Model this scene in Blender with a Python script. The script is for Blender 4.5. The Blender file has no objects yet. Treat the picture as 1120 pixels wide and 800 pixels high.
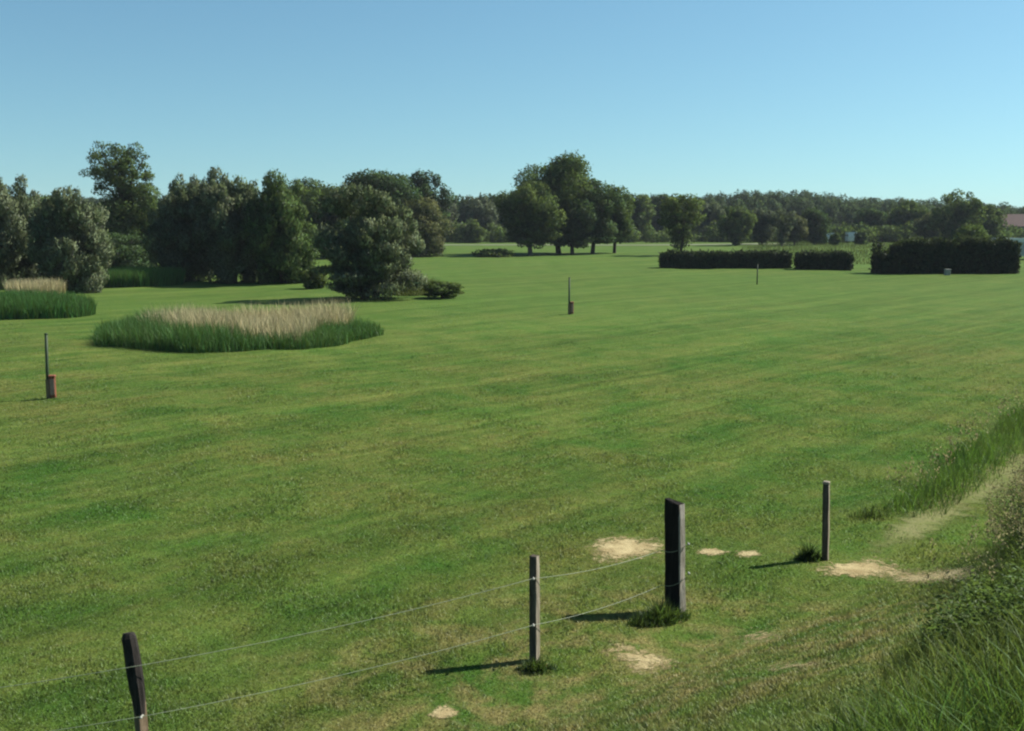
import bpy, math, random
import numpy as np

random.seed(7)
RNG = np.random.default_rng(11)
scene = bpy.context.scene
COL = scene.collection
R = math.radians

# ------------------------------------------------------------------ camera
FPX, CX, CY = 1200.0, 560.0, 400.0
CAMH = 4.6
PITCH = math.atan(160.0 / 1200.0)
FWD = np.array([0, math.cos(PITCH), -math.sin(PITCH)])
UPV = np.array([0, math.sin(PITCH), math.cos(PITCH)])
RGT = np.array([1.0, 0, 0])
CAM = np.array([0, 0, CAMH])

def ray(px, py):
    return FWD + RGT * (px - CX) / FPX + UPV * (CY - py) / FPX

def at(px, py, t):
    return CAM + ray(px, py) * t

cam_d = bpy.data.cameras.new('camera')
cam = bpy.data.objects.new('camera', cam_d); COL.objects.link(cam)
cam.location = CAM
cam.rotation_euler = (math.pi / 2 - PITCH, 0, 0)
cam_d.sensor_width = 36; cam_d.lens = FPX / 1120 * 36
cam_d.clip_end = 6000; cam_d.clip_start = 0.1
scene.camera = cam

# ------------------------------------------------------------------ ground shape
DN = np.array([-0.66, 0.75])         # across the dike, out into the field
DA = np.array([0.75, 0.66])          # along the dike

def smooth(a, b, v):
    t = np.clip((v - a) / (b - a), 0, 1)
    return t * t * (3 - 2 * t)

def h(x, y):
    x = np.asarray(x, float); y = np.asarray(y, float)
    n = DN[0] * x + DN[1] * y
    s = DA[0] * x + DA[1] * y
    t = np.clip((7.3 - n) / 6.8, 0, 1)
    z = 3.0 * (0.25 * t * t * (3 - 2 * t) + 0.75 * np.where(t < .12, t * t / .24, t - .06) / .94)
    t2 = np.clip((-3.0 - n) / 7.0, 0, 1)
    z = z - 3.0 * t2 * t2 * (3 - 2 * t2)
    near = 1 - smooth(90, 200, np.hypot(x, y))
    und = (.022 * np.sin(.9 * x + .55 * y + 1.3) + .018 * np.sin(1.7 * y - .8 * x) * np.sin(.37 * x + 2)
           + .03 * np.sin(.21 * x + .13 * y) + .012 * np.sin(2.6 * x + 1.1 * y + np.sin(y)))
    return z + und * near

def gp(px, py):
    d = ray(px, py)
    t = (CAMH) / -d[2]
    for _ in range(25):
        p = CAM + d * t
        t = (CAMH - float(h(p[0], p[1]))) / -d[2]
    p = CAM + d * t
    return p, t

# ------------------------------------------------------------------ mesh helpers
def np_mesh(name, V, F, mats, attrs=None, smooth_=False):
    V = np.asarray(V, np.float32); F = np.asarray(F, np.int32)
    me = bpy.data.meshes.new(name)
    nf, k = F.shape
    me.vertices.add(len(V)); me.vertices.foreach_set('co', V.ravel())
    me.loops.add(nf * k); me.loops.foreach_set('vertex_index', F.ravel())
    me.polygons.add(nf)
    me.polygons.foreach_set('loop_start', np.arange(0, nf * k, k, dtype=np.int32))
    me.polygons.foreach_set('loop_total', np.full(nf, k, np.int32))
    if smooth_:
        me.polygons.foreach_set('use_smooth', np.ones(nf, bool))
    for an, av in (attrs or {}).items():
        av = np.asarray(av, np.float32)
        a = me.attributes.new(an, 'FLOAT' if av.ndim == 1 else 'FLOAT_VECTOR', 'POINT')
        a.data.foreach_set('value' if av.ndim == 1 else 'vector', av.ravel())
    me.materials.append(mats)
    me.update(calc_edges=True)
    return me

class MB:
    """collects quads/tris/polys then links one object"""
    def __init__(s): s.v = []; s.f = []
    def add(s, vs, fs):
        o = len(s.v); s.v += [tuple(map(float, p)) for p in vs]; s.f += [tuple(i + o for i in f) for f in fs]
    def box(s, c, size, rz=0.0, tilt=None, bev=0.0):
        hx, hy, hz = [q / 2 for q in size]
        b = min(bev, hx * .9, hy * .9, hz * .9)
        ring = [(-hx + b, -hy), (hx - b, -hy), (hx, -hy + b), (hx, hy - b), (hx - b, hy), (-hx + b, hy), (-hx, hy - b), (-hx, -hy + b)] if b > 0 else [(-hx, -hy), (hx, -hy), (hx, hy), (-hx, hy)]
        m = len(ring); lv = []
        levels = [(-hz, 1.0), (hz - b, 1.0), (hz, 0.0)] if b > 0 else [(-hz, 1), (hz, 1)]
        for z, k in levels:
            for (x, y) in ring:
                if b > 0 and k == 0.0:
                    x -= math.copysign(min(b, abs(x)), x); y -= math.copysign(min(b, abs(y)), y)
                lv.append((x, y, z))
        ca, sa = math.cos(rz), math.sin(rz)
        out = []
        for (x, y, z) in lv:
            X = x * ca - y * sa; Y = x * sa + y * ca
            if tilt: X += tilt[0] * (z + hz); Y += tilt[1] * (z + hz)
            out.append((X + c[0], Y + c[1], z + c[2]))
        fs = []
        for L in range(len(levels) - 1):
            for i in range(m):
                j = (i + 1) % m
                fs.append((L * m + i, L * m + j, (L + 1) * m + j, (L + 1) * m + i))
        fs.append(tuple(range(m))[::-1]); fs.append(tuple(range((len(levels) - 1) * m, len(levels) * m)))
        s.add(out, fs)
    def tube(s, pts, rad, sides=6, cap=True):
        pts = [np.array(p, float) for p in pts]
        if not hasattr(rad, '__len__'): rad = [rad] * len(pts)
        rings = []
        for i, p in enumerate(pts):
            d = pts[min(i + 1, len(pts) - 1)] - pts[max(i - 1, 0)]
            d = d / (np.linalg.norm(d) + 1e-9)
            a = np.cross(d, [0, 0, 1.0]) if abs(d[2]) < .9 else np.cross(d, [0, 1.0, 0])
            a /= np.linalg.norm(a); b = np.cross(d, a)
            for k in range(sides):
                th = 2 * math.pi * k / sides
                rings.append(p + rad[i] * (math.cos(th) * a + math.sin(th) * b))
        fs = []
        for i in range(len(pts) - 1):
            for k in range(sides):
                j = (k + 1) % sides
                fs.append((i * sides + k, i * sides + j, (i + 1) * sides + j, (i + 1) * sides + k))
        if cap:
            fs.append(tuple(range(sides))[::-1]); fs.append(tuple(range((len(pts) - 1) * sides, len(pts) * sides)))
        s.add(rings, fs)
    def build(s, name, mat, parent=None, smooth_=False):
        me = bpy.data.meshes.new(name); me.from_pydata(s.v, [], s.f); me.materials.append(mat)
        if smooth_:
            for p in me.polygons: p.use_smooth = True
        me.update()
        return link(name, me, parent)

def link(name, me, parent=None):
    o = bpy.data.objects.new(name, me); COL.objects.link(o)
    if parent is not None: o.parent = parent
    return o

def tag(o, label=None, cat=None, group=None, kind=None):
    if label: o['label'] = label
    if cat: o['category'] = cat
    if group: o['group'] = group
    if kind: o['kind'] = kind
    return o

def thing(name, label, cat, loc, rz=0.0, group=None):
    o = bpy.data.objects.new(name, None); COL.objects.link(o)
    o.empty_display_size = .2
    o.location = loc; o.rotation_euler = (0, 0, rz)
    return tag(o, label, cat, group)

GATE = gp(770, 735)[0]
# ------------------------------------------------------------------ materials
class NT:
    def __init__(s, name):
        s.m = bpy.data.materials.new(name); s.m.use_nodes = True
        s.t = s.m.node_tree; s.t.nodes.clear(); s.n = s.t.nodes; s.l = s.t.links
    def node(s, typ, **kw):
        nd = s.n.new(typ)
        for k, v in kw.items(): setattr(nd, k, v)
        return nd
    def put(s, sock, v):
        if hasattr(v, 'links') or isinstance(v, bpy.types.NodeSocket): s.l.new(v, sock)
        else: sock.default_value = v
    def math(s, op, a, b=0.0, c=None, clamp=False):
        nd = s.node('ShaderNodeMath', operation=op, use_clamp=clamp)
        s.put(nd.inputs[0], a); s.put(nd.inputs[1], b)
        if c is not None: s.put(nd.inputs[2], c)
        return nd.outputs[0]
    def mix(s, f, a, b, mode='MIX'):
        nd = s.node('ShaderNodeMix', data_type='RGBA', blend_type=mode)
        s.put(nd.inputs['Factor'], f)
        for nm, v in (('A', a), ('B', b)):
            sk = [i for i in nd.inputs if i.name == nm and i.type == 'RGBA'][0]
            if isinstance(v, tuple): v = (*v[:3], 1)
            s.put(sk, v)
        return [o for o in nd.outputs if o.type == 'RGBA'][0]
    def noise(s, vec, scale, detail=3, rough=.55, dist=0.0):
        nd = s.node('ShaderNodeTexNoise'); nd.inputs['Scale'].default_value = scale
        nd.inputs['Detail'].default_value = detail; nd.inputs['Roughness'].default_value = rough
        nd.inputs['Distortion'].default_value = dist
        if vec is not None: s.l.new(vec, nd.inputs['Vector'])
        return nd.outputs['Fac']
    def ramp(s, v, a, b):
        nd = s.node('ShaderNodeMapRange', interpolation_type='SMOOTHSTEP')
        s.put(nd.inputs[0], v); nd.inputs[1].default_value = a; nd.inputs[2].default_value = b
        return nd.outputs[0]
    def vec(s, x, y, z=0.0):
        nd = s.node('ShaderNodeCombineXYZ'); s.put(nd.inputs[0], x); s.put(nd.inputs[1], y); s.put(nd.inputs[2], z)
        return nd.outputs[0]
    def attr(s, name):
        return s.node('ShaderNodeAttribute', attribute_name=name).outputs['Fac']
    def hsv(s, col, hh, ss, vv):
        nd = s.node('ShaderNodeHueSaturation')
        s.put(nd.inputs['Hue'], hh); s.put(nd.inputs['Saturation'], ss); s.put(nd.inputs['Value'], vv); s.put(nd.inputs['Color'], col)
        return nd.outputs[0]
    def out(s, sh):
        o = s.node('ShaderNodeOutputMaterial'); s.l.new(sh, o.inputs['Surface']); return s.m
    def bsdf(s, col, rough=.8, spec=.2, normal=None, metal=0.0):
        nd = s.node('ShaderNodeBsdfPrincipled')
        if isinstance(col, tuple): col = (*col[:3], 1)
        s.put(nd.inputs['Base Color'], col); s.put(nd.inputs['Roughness'], rough)
        nd.inputs['Specular IOR Level'].default_value = spec; nd.inputs['Metallic'].default_value = metal
        if normal is not None: s.l.new(normal, nd.inputs['Normal'])
        return nd.outputs[0]
    def fade(s, sh, f):
        t = s.node('ShaderNodeBsdfTransparent'); mx = s.node('ShaderNodeMixShader')
        s.l.new(f, mx.inputs[0]); s.l.new(t.outputs[0], mx.inputs[1]); s.l.new(sh, mx.inputs[2]); return mx.outputs[0]
    def bump(s, v, strength=.5, dist=.02):
        nd = s.node('ShaderNodeBump'); nd.inputs['Strength'].default_value = strength; nd.inputs['Distance'].default_value = dist
        s.l.new(v, nd.inputs['Height']); return nd.outputs[0]
    def leafy(s, col, tr=.35, gloss=.06, up=0.0, cn=0.0):
        d = s.node('ShaderNodeBsdfDiffuse'); s.l.new(col, d.inputs[0])
        if cn:   # leaves shade with the leaf clump they grow on
            g0 = s.node('ShaderNodeNewGeometry')
            vm = s.node('ShaderNodeMix', data_type='VECTOR'); vm.inputs[0].default_value = cn
            vs = [i for i in vm.inputs if i.type == 'VECTOR']
            s.l.new(g0.outputs['Normal'], vs[0]); s.l.new(s.node('ShaderNodeAttribute', attribute_name='cn').outputs['Vector'], vs[1])
            nz = s.node('ShaderNodeVectorMath', operation='NORMALIZE')
            s.l.new([q for q in vm.outputs if q.type == 'VECTOR'][0], nz.inputs[0]); s.l.new(nz.outputs[0], d.inputs['Normal'])
        if up:   # short turf: blades stand for many finer ones, so their normals lean upward
            g0 = s.node('ShaderNodeNewGeometry')
            vm = s.node('ShaderNodeMix', data_type='VECTOR'); vm.inputs[0].default_value = up
            vs = [i for i in vm.inputs if i.type == 'VECTOR']
            s.l.new(g0.outputs['Normal'], vs[0]); vs[1].default_value = (0, 0, 1)
            nz = s.node('ShaderNodeVectorMath', operation='NORMALIZE')
            s.l.new([q for q in vm.outputs if q.type == 'VECTOR'][0], nz.inputs[0]); s.l.new(nz.outputs[0], d.inputs['Normal'])
        t = s.node('ShaderNodeBsdfTranslucent')
        s.l.new(s.mix(.5, col, (.12, .16, .02)), t.inputs[0])
        mx = s.node('ShaderNodeMixShader'); mx.inputs[0].default_value = tr
        s.l.new(d.outputs[0], mx.inputs[1]); s.l.new(t.outputs[0], mx.inputs[2])
        g = s.node('ShaderNodeBsdfGlossy'); g.inputs['Roughness'].default_value = .55; g.inputs[0].default_value = (.8, .85, .8, 1)
        m2 = s.node('ShaderNodeMixShader'); m2.inputs[0].default_value = gloss
        s.l.new(mx.outputs[0], m2.inputs[1]); s.l.new(g.outputs[0], m2.inputs[2])
        return m2.outputs[0]

def grass_color(m):
    """colour of the mown field by place (patches, mowing stripes, drier zones), no shading"""
    pos = m.node('ShaderNodeNewGeometry').outputs['Position']
    sp = m.node('ShaderNodeSeparateXYZ'); m.l.new(pos, sp.inputs[0])
    x, y = sp.outputs[0], sp.outputs[1]
    xy = m.vec(x, y)
    u = m.math('ADD', m.math('MULTIPLY', x, .67), m.math('MULTIPLY', y, .74))
    v = m.math('SUBTRACT', m.math('MULTIPLY', x, .74), m.math('MULTIPLY', y, .67))
    uv = m.vec(m.math('MULTIPLY', u, .022), v)
    big = m.noise(xy, .09, 4, .6, .3)
    mid = m.noise(xy, .55, 4, .65, .4)
    small = m.noise(xy, 3.2, 5, .7)
    stripe = m.noise(uv, .62, 3, .6)
    fine = m.noise(uv, 3.1, 3, .6)
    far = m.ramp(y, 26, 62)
    green = m.mix(m.ramp(mid, .35, .68), GREEN_A, GREEN_B)
    dry = m.mix(m.ramp(small, .35, .7), OLIVE_A, OLIVE_B)
    f = m.math('ADD', m.math('MULTIPLY', m.math('SUBTRACT', big, .5), 1.8), m.math('MULTIPLY', m.math('SUBTRACT', mid, .5), 2.0))
    f = m.math('ADD', f, m.math('MULTIPLY', m.math('SUBTRACT', stripe, .5), 1.1))
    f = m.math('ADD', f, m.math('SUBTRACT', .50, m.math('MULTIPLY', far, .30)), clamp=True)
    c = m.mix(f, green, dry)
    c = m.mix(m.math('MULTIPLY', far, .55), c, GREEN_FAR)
    val = m.math('ADD', .78, m.math('MULTIPLY', small, .26))
    val = m.math('ADD', val, m.math('MULTIPLY', m.math('SUBTRACT', stripe, .5), .75))
    val = m.math('ADD', val, m.math('MULTIPLY', m.math('SUBTRACT', fine, .5), .95))
    val = m.math('ADD', val, m.math('MULTIPLY', m.math('SUBTRACT', mid, .5), .2))
    # straw scraps where the turf is worn
    straw = m.ramp(m.noise(xy, 1.15, 5, .7, .6), .66, .78)
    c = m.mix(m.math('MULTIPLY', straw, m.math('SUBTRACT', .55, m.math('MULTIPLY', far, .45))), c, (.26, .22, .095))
    # trampled, yellowing turf round the gateway
    gx_, gy_ = float(GATE[0]), float(GATE[1])
    d2 = m.math('ADD', m.math('POWER', m.math('DIVIDE', m.math('SUBTRACT', x, gx_), 4.8), 2.0), m.math('POWER', m.math('DIVIDE', m.math('SUBTRACT', y, gy_), 3.6), 2.0))
    gate = m.math('MULTIPLY', m.ramp(d2, 1.25, .1), m.ramp(m.noise(xy, 1.6, 5, .7, .4), .40, .66))
    c = m.mix(m.math('MULTIPLY', gate, .8), c, (.235, .190, .075))
    return c, val, xy

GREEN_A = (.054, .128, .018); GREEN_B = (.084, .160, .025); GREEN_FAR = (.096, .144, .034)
OLIVE_A = (.104, .134, .028); OLIVE_B = (.150, .148, .040)

def make_field_mat():
    m = NT('field_turf')
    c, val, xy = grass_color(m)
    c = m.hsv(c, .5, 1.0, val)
    b = m.noise(xy, 22, 4, .75)
    b2 = m.noise(xy, 5, 3, .6)
    nrm = m.bump(m.math('ADD', b, m.math('MULTIPLY', b2, 1.4)), .55, .06)
    return m.out(m.bsdf(c, .95, .05, nrm))

def make_blade_mat(name='turf_blade', tint=None, f=0.0, tr=.35, gain=1.0, up=0.0):
    m = NT(name)
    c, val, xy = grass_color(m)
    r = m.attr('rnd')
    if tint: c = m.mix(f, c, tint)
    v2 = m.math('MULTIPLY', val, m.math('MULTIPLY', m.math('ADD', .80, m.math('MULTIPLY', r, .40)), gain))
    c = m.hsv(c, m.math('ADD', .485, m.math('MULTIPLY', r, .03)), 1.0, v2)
    return m.out(m.leafy(c, tr, .03, up))

def leaf_mat(name, col, alt=None, tr=.3, gloss=.05, spread=.9, cn=.5, up=0.0):
    m = NT(name); r = m.attr('rnd'); k = m.attr('clump')
    a = alt or tuple(q * .8 for q in col)
    c = m.mix(k, (*col, 1), a)
    c = m.hsv(c, m.math('ADD', .488, m.math('MULTIPLY', r, .024)), 1.0, m.math('ADD', 1 - spread / 2, m.math('MULTIPLY', r, spread)))
    return m.out(m.leafy(c, tr, gloss * .35, up, 0 if up else cn))

def wood_mat(name, a, b, scale=1.0, rough=.85, spec=.2):
    m = NT(name)
    tc = m.node('ShaderNodeTexCoord').outputs['Object']
    mp = m.node('ShaderNodeMapping'); m.l.new(tc, mp.inputs[0]); mp.inputs['Scale'].default_value = (38 * scale, 38 * scale, 2.2 * scale)
    n1 = m.noise(mp.outputs[0], 1.0, 5, .65, .4)
    n2 = m.noise(tc, 5 * scale, 4, .6)
    c = m.mix(m.ramp(n1, .3, .7), a, b)
    c = m.mix(m.math('MULTIPLY', m.ramp(n2, .45, .75), .45), c, tuple(.55 * q for q in a))
    return m.out(m.bsdf(c, rough, spec * .3, m.bump(n1, .6, .006)))

def plain_mat(name, a, b=None, scale=6, rough=.7, spec=.25, bump=.0, metal=0.0):
    m = NT(name)
    tc = m.node('ShaderNodeTexCoord').outputs['Object']
    n1 = m.noise(tc, scale, 5, .65)
    c = m.mix(m.ramp(n1, .35, .7), a, b or tuple(.75 * q for q in a))
    nm = m.bump(n1, bump, .02) if bump else None
    return m.out(m.bsdf(c, rough, spec, nm, metal))

M = {}
M['field'] = make_field_mat()
M['blade'] = make_blade_mat(tr=.22, up=.9, gain=1.42)
M['lush'] = make_blade_mat('lush_blade', (.042, .125, .012), .7, .35, 1.05, .45)
M['tuft'] = make_blade_mat('dark_tuft_blade', (.026, .078, .012), .8, .3, .9, .3)
M['meadow'] = make_blade_mat('meadow_blade', (.15, .16, .045), .7, .3)
M['weed'] = leaf_mat('weed_leaf', (.045, .115, .016), (.115, .140, .034), .35, .05, 1.0, .5, .5)
M['weed_dark'] = leaf_mat('nettle_leaf', (.026, .066, .013), (.085, .125, .030), .3, .05, 1.0, .5, .3)
M['seed'] = leaf_mat('seed_head', (.22, .205, .11), (.15, .135, .07), .2, .02, .9, .5, .5)
M['reed_green'] = leaf_mat('green_reed', (.048, .135, .028), (.075, .155, .038), .3, .05, .9)
M['reed_dry'] = leaf_mat('dry_reed', (.56, .48, .28), (.36, .31, .17), .2, .03, .8)
M['willow'] = leaf_mat('willow_leaf', (.100, .138, .060), (.145, .172, .098), .22, .06, 1.0)
M['willow_green'] = leaf_mat('green_willow_leaf', (.070, .120, .034), (.092, .138, .045), .25, .05, 1.0)
M['oak'] = leaf_mat('broad_leaf', (.050, .086, .022), (.072, .106, .026), .25, .04, 1.0)
M['oak_light'] = leaf_mat('light_broad_leaf', (.062, .098, .024), (.085, .115, .03), .28, .04, 1.0)
M['dark'] = leaf_mat('dark_leaf', (.032, .062, .021), (.045, .076, .026), .2, .04, 1.0)
M['olive'] = leaf_mat('olive_leaf', (.085, .088, .036), (.070, .082, .034), .25, .04, 1.0)
M['grey'] = leaf_mat('grey_leaf', (.075, .092, .055), (.060, .080, .042), .25, .05, 1.0)
M['hedge'] = leaf_mat('hedge_leaf', (.018, .030, .012), (.030, .040, .017), .1, .03, 1.0)
M['wood'] = leaf_mat('woodland_leaf', (.034, .060, .026), (.048, .070, .028), .2, .03, 1.0)
M['bark'] = plain_mat('bark', (.075, .06, .045), (.03, .025, .02), 5, .9, .1, .6)
M['bark_pale'] = plain_mat('pale_bark', (.17, .145, .11), (.07, .06, .045), 5, .9, .1, .6)
M['sleeper'] = wood_mat('shaded_tarred_sleeper_wood', (.008, .007, .006), (.024, .020, .017), .6)  # tarred timber, darkened further with the shade on faces turned from the sun
M['grey_side'] = wood_mat('sunlit_grey_side', (.22, .20, .16), (.38, .35, .30), 1.0)  # sleeper side facing the sun, with the sunlight put into its colour
M['stake_shaded'] = wood_mat('shaded_stake_wood', (.045, .038, .028), (.12, .10, .075), 1.0)  # shaded copy of the stake wood, the shade put into its colour
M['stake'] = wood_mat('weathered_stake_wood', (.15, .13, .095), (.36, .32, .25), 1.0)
M['tar_stake'] = wood_mat('dark_tarred_wood', (.018, .016, .015), (.045, .04, .036), 1.0)
M['brown_stake'] = wood_mat('brown_wood', (.12, .085, .055), (.24, .18, .12), 1.0)
M['wire'] = plain_mat('pale_wire', (.26, .30, .20), (.18, .22, .14), 30, .5, .4)
M['insul'] = plain_mat('insulator_plastic', (.36, .36, .31), (.26, .26, .22), 20, .5, .4)
M['pole'] = plain_mat('dark_green_paint', (.030, .055, .022), (.02, .035, .016), 8, .6, .3)
M['rust'] = plain_mat('red_brown_cabinet', (.24, .085, .045), (.15, .055, .032), 7, .7, .25)
M['rust_pale'] = plain_mat('faded_cabinet_front', (.30, .20, .155), (.20, .11, .08), 9, .7, .25)
M['white'] = plain_mat('white_panel', (.56, .57, .55), (.46, .47, .46), 2, .45, .4)
M['grey_trim'] = plain_mat('grey_trim', (.30, .31, .32), (.22, .22, .23), 4, .5, .4)
M['glass'] = plain_mat('dark_window_glass', (.03, .035, .04), (.05, .055, .06), 1, .1, .6)
M['tyre'] = plain_mat('black_rubber', (.02, .02, .02), (.03, .03, .03), 8, .8, .2)
M['pale_stone'] = plain_mat('pale_stone', (.26, .27, .24), (.18, .19, .16), 6, .8, .2, .3)

def brick_mat():
    m = NT('pink_brick'); tc = m.node('ShaderNodeTexCoord').outputs['Object']
    b = m.node('ShaderNodeTexBrick'); m.l.new(tc, b.inputs['Vector'])
    b.inputs['Color1'].default_value = (.34, .15, .12, 1); b.inputs['Color2'].default_value = (.27, .12, .10, 1)
    b.inputs['Mortar'].default_value = (.4, .36, .32, 1); b.inputs['Scale'].default_value = 4
    return m.out(m.bsdf(b.outputs[0], .85, .15))
M['brick'] = brick_mat()
def tile_mat():
    m = NT('roof_tiles'); tc = m.node('ShaderNodeTexCoord').outputs['Object']
    w = m.node('ShaderNodeTexWave'); m.l.new(tc, w.inputs['Vector']); w.inputs['Scale'].default_value = 3.2; w.inputs['Distortion'].default_value = 1.0
    n = m.noise(tc, 1.4, 5, .6)
    c = m.mix(n, (.095, .045, .036), (.06, .038, .034))
    return m.out(m.bsdf(c, .75, .2, m.bump(w.outputs['Fac'], .5, .03)))
M['tiles'] = tile_mat()
def bare_mat():
    m = NT('bare_sandy_ground'); pos = m.node('ShaderNodeNewGeometry').outputs['Position']
    n = m.noise(pos, 3.5, 5, .7); n2 = m.noise(pos, 45, 4, .75)
    c = m.mix(m.ramp(n, .3, .7), (.30, .23, .11), (.50, .41, .22))
    c = m.mix(m.ramp(n2, .5, .72), c, (.17, .13, .065))
    e = m.math('ADD', m.attr('edge'), m.math('MULTIPLY', m.math('SUBTRACT', m.noise(pos, 8, 6, .8, .8), .5), 2.6))
    return m.out(m.fade(m.bsdf(c, .95, .05, m.bump(n2, .6, .02)), m.ramp(e, .14, .66)))
M['bare'] = bare_mat()
def path_mat():
    m = NT('trodden_path'); pos = m.node('ShaderNodeNewGeometry').outputs['Position']
    n = m.noise(pos, 1.3, 5, .7, .5); n2 = m.noise(pos, 20, 4, .7)
    c = m.mix(m.ramp(n, .35, .65), (.150, .180, .052), (.225, .220, .095))
    c = m.mix(m.math('MULTIPLY', m.ramp(n2, .5, .7), .5), c, (.085, .115, .03))
    e = m.math('ADD', m.attr('edge'), m.math('MULTIPLY', m.math('SUBTRACT', m.noise(pos, 4, 5, .7), .5), 1.3))
    return m.out(m.fade(m.bsdf(c, .95, .05, m.bump(n2, .5, .03)), m.math('MULTIPLY', m.ramp(e, .1, .8), .85)))
M['path'] = path_mat()
M['track'] = plain_mat('pale_track', (.20, .21, .14), (.15, .18, .09), .4, .95, .05)

# ------------------------------------------------------------------ ground sheet
def axis(lo, hi, near_lo, near_hi, step, g=1.22):
    a = list(np.arange(near_lo, near_hi + 1e-6, step))
    d = step; p = a[-1]
    while p < hi: d = min(d * g, 120); p += d; a.append(p)
    d = step; p = a[0]; b = []
    while p > lo: d = min(d * g, 120); p -= d; b.append(p)
    return np.array(b[::-1] + a)

gx = axis(-1500, 1500, -14, 22, .25)
gy = axis(-60, 2500, -1, 44, .25)
GX, GY = np.meshgrid(gx, gy)
GZ = h(GX, GY)
V = np.stack([GX.ravel(), GY.ravel(), GZ.ravel()], 1)
nx, ny = len(gx), len(gy)
i0 = (np.arange(ny - 1)[:, None] * nx + np.arange(nx - 1)[None, :]).ravel()
F = np.stack([i0, i0 + 1, i0 + nx + 1, i0 + nx], 1)
o = link('ground', np_mesh('ground', V, F, M['field'], smooth_=True))
tag(o, 'mown green field sloping up to a grassy dike', 'ground', kind='structure')

def strip(name, mat, pts, widths, label, cat, lift=.006, step=.3, ragged=.25, kind='structure', nw=6):
    pts = np.array(pts, float); widths = np.array(widths, float)
    seg = np.hypot(*np.diff(pts, axis=0).T); L = np.concatenate([[0], np.cumsum(seg)])
    ss = np.arange(0, L[-1] + step, step); ss[-1] = L[-1]
    px = np.interp(ss, L, pts[:, 0]); py = np.interp(ss, L, pts[:, 1]); w = np.interp(ss, L, widths)
    tx = np.gradient(px); ty = np.gradient(py); q = np.hypot(tx, ty); tx /= q; ty /= q
    vs = []; 
    jl = np.cumsum(RNG.normal(0, 1, len(ss))) * 0 + RNG.uniform(-1, 1, len(ss)); jr = RNG.uniform(-1, 1, len(ss))
    for i in range(len(ss)):
        a, b = -w[i] / 2 * (1 + ragged * jl[i]), w[i] / 2 * (1 + ragged * jr[i])
        for k in range(nw + 1):
            e = a + (b - a) * k / nw
            x, y = px[i] - ty[i] * e, py[i] + tx[i] * e
            vs.append((x, y, float(h(x, y)) + lift))
    m = nw + 1
    fs = [(i * m + k, i * m + k + 1, (i + 1) * m + k + 1, (i + 1) * m + k) for i in range(len(ss) - 1) for k in range(nw)]
    ed = np.tile(1 - np.abs(np.linspace(-1, 1, m)), len(ss)) * np.repeat(np.clip(ss / 1.5, 0, 1), m)
    o = link(name, np_mesh(name, vs, [f[::-1] for f in fs], mat, {'edge': ed}, smooth_=True))
    return tag(o, label, cat, kind=kind)

def g2(px, py): return gp(px, py)[0][:2]

PATH = [g2(950, 612), g2(985, 586), g2(1040, 552), g2(1120, 506), g2(1200, 462), g2(1300, 420)]
strip('path', M['path'], PATH, [.5, .85, 1.25, 1.45, 1.55, 1.6], 'trodden pale footpath along the foot of the grassy dike', 'path', step=.15, ragged=.35)
TR = [(-24.0, 200.0), (0, 197), (28, 196), (60, 200), (80, 214)]
strip('track', M['track'], [g2(440, 268.4), g2(560, 268.2), g2(700, 268.6), g2(860, 267)], [6, 7, 7, 8], 'pale track crossing behind the field', 'track', lift=.05, step=4, ragged=.1)

# bare patches -------------------------------------------------------
BARE = []   # (cx, cy, rx, ry, ang) to keep the blades off
def patch(px, py, wpx, hpx, label, ang=0.0, worn=1.0):
    c, t = gp(px, py)
    rx = 1.75 * wpx / 2 * t / FPX
    p2, _ = gp(px, py - hpx / 2); p3, _ = gp(px, py + hpx / 2)
    ry = 1.75 * abs(p2[1] - p3[1]) / 2
    N = 44; rings = 5
    ph = RNG.uniform(0, 6.28, 6)
    vs = [(c[0], c[1], float(h(c[0], c[1])) + .007)]
    for r in range(1, rings + 1):
        for k in range(N):
            th = 2 * math.pi * k / N
            q = r / rings * (1 + .14 * math.sin(2 * th + ph[0]) + .10 * math.sin(3 * th + ph[1]) + .05 * math.sin(5 * th + ph[2]) + RNG.uniform(-.04, .04))
            x, y = rx * q * math.cos(th), ry * q * math.sin(th)
            X = c[0] + x * math.cos(ang) - y * math.sin(ang); Y = c[1] + x * math.sin(ang) + y * math.cos(ang)
            vs.append((X, Y, float(h(X, Y)) + .007))
    me = bpy.data.meshes.new('bare_earth')
    fs = [(0, 1 + k, 1 + (k + 1) % N) for k in range(N)]
    for r in range(rings - 1):
        a = 1 + r * N; b = a + N
        fs += [(a + k, b + k, b + (k + 1) % N, a + (k + 1) % N) for k in range(N)]
    me.from_pydata(vs, [], fs); me.materials.append(M['bare']); me.update()
    ea = me.attributes.new('edge', 'FLOAT', 'POINT')
    ea.data.foreach_set('value', worn * np.concatenate([[1.0], np.repeat(1 - np.arange(1, rings + 1) / rings, N)]).astype(np.float32))
    o = link('bare_earth', me); tag(o, label, 'bare earth', 'bare sandy patches round the gateway', 'structure')
    BARE.append((c[0], c[1], rx, ry, ang))

patch(684, 600, 62, 19, 'straw coloured bare patch left of the thick dark post')
patch(778, 604, 26, 6, 'thin bare streak just right of the thick dark post')
patch(818, 606, 20, 6, 'small bare spot between the thick post and the lone slim post')
patch(942, 623, 66, 15, 'sandy bare patch at the foot of the lone slim post')
patch(1024, 630, 44, 24, 'sandy bare patch beside the weedy bank')
patch(703, 722, 46, 26, 'worn brownish patch in front of the thick dark post', .5, .75)
patch(486, 780, 22, 12, 'small worn spot near the bottom edge of the photo')
patch(868, 729, 34, 15, 'worn patch on the turf left of the weedy bank', .2, .5)
patch(835, 697, 36, 10, 'faint worn streak right of the thick dark post', .2, .5)

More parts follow.
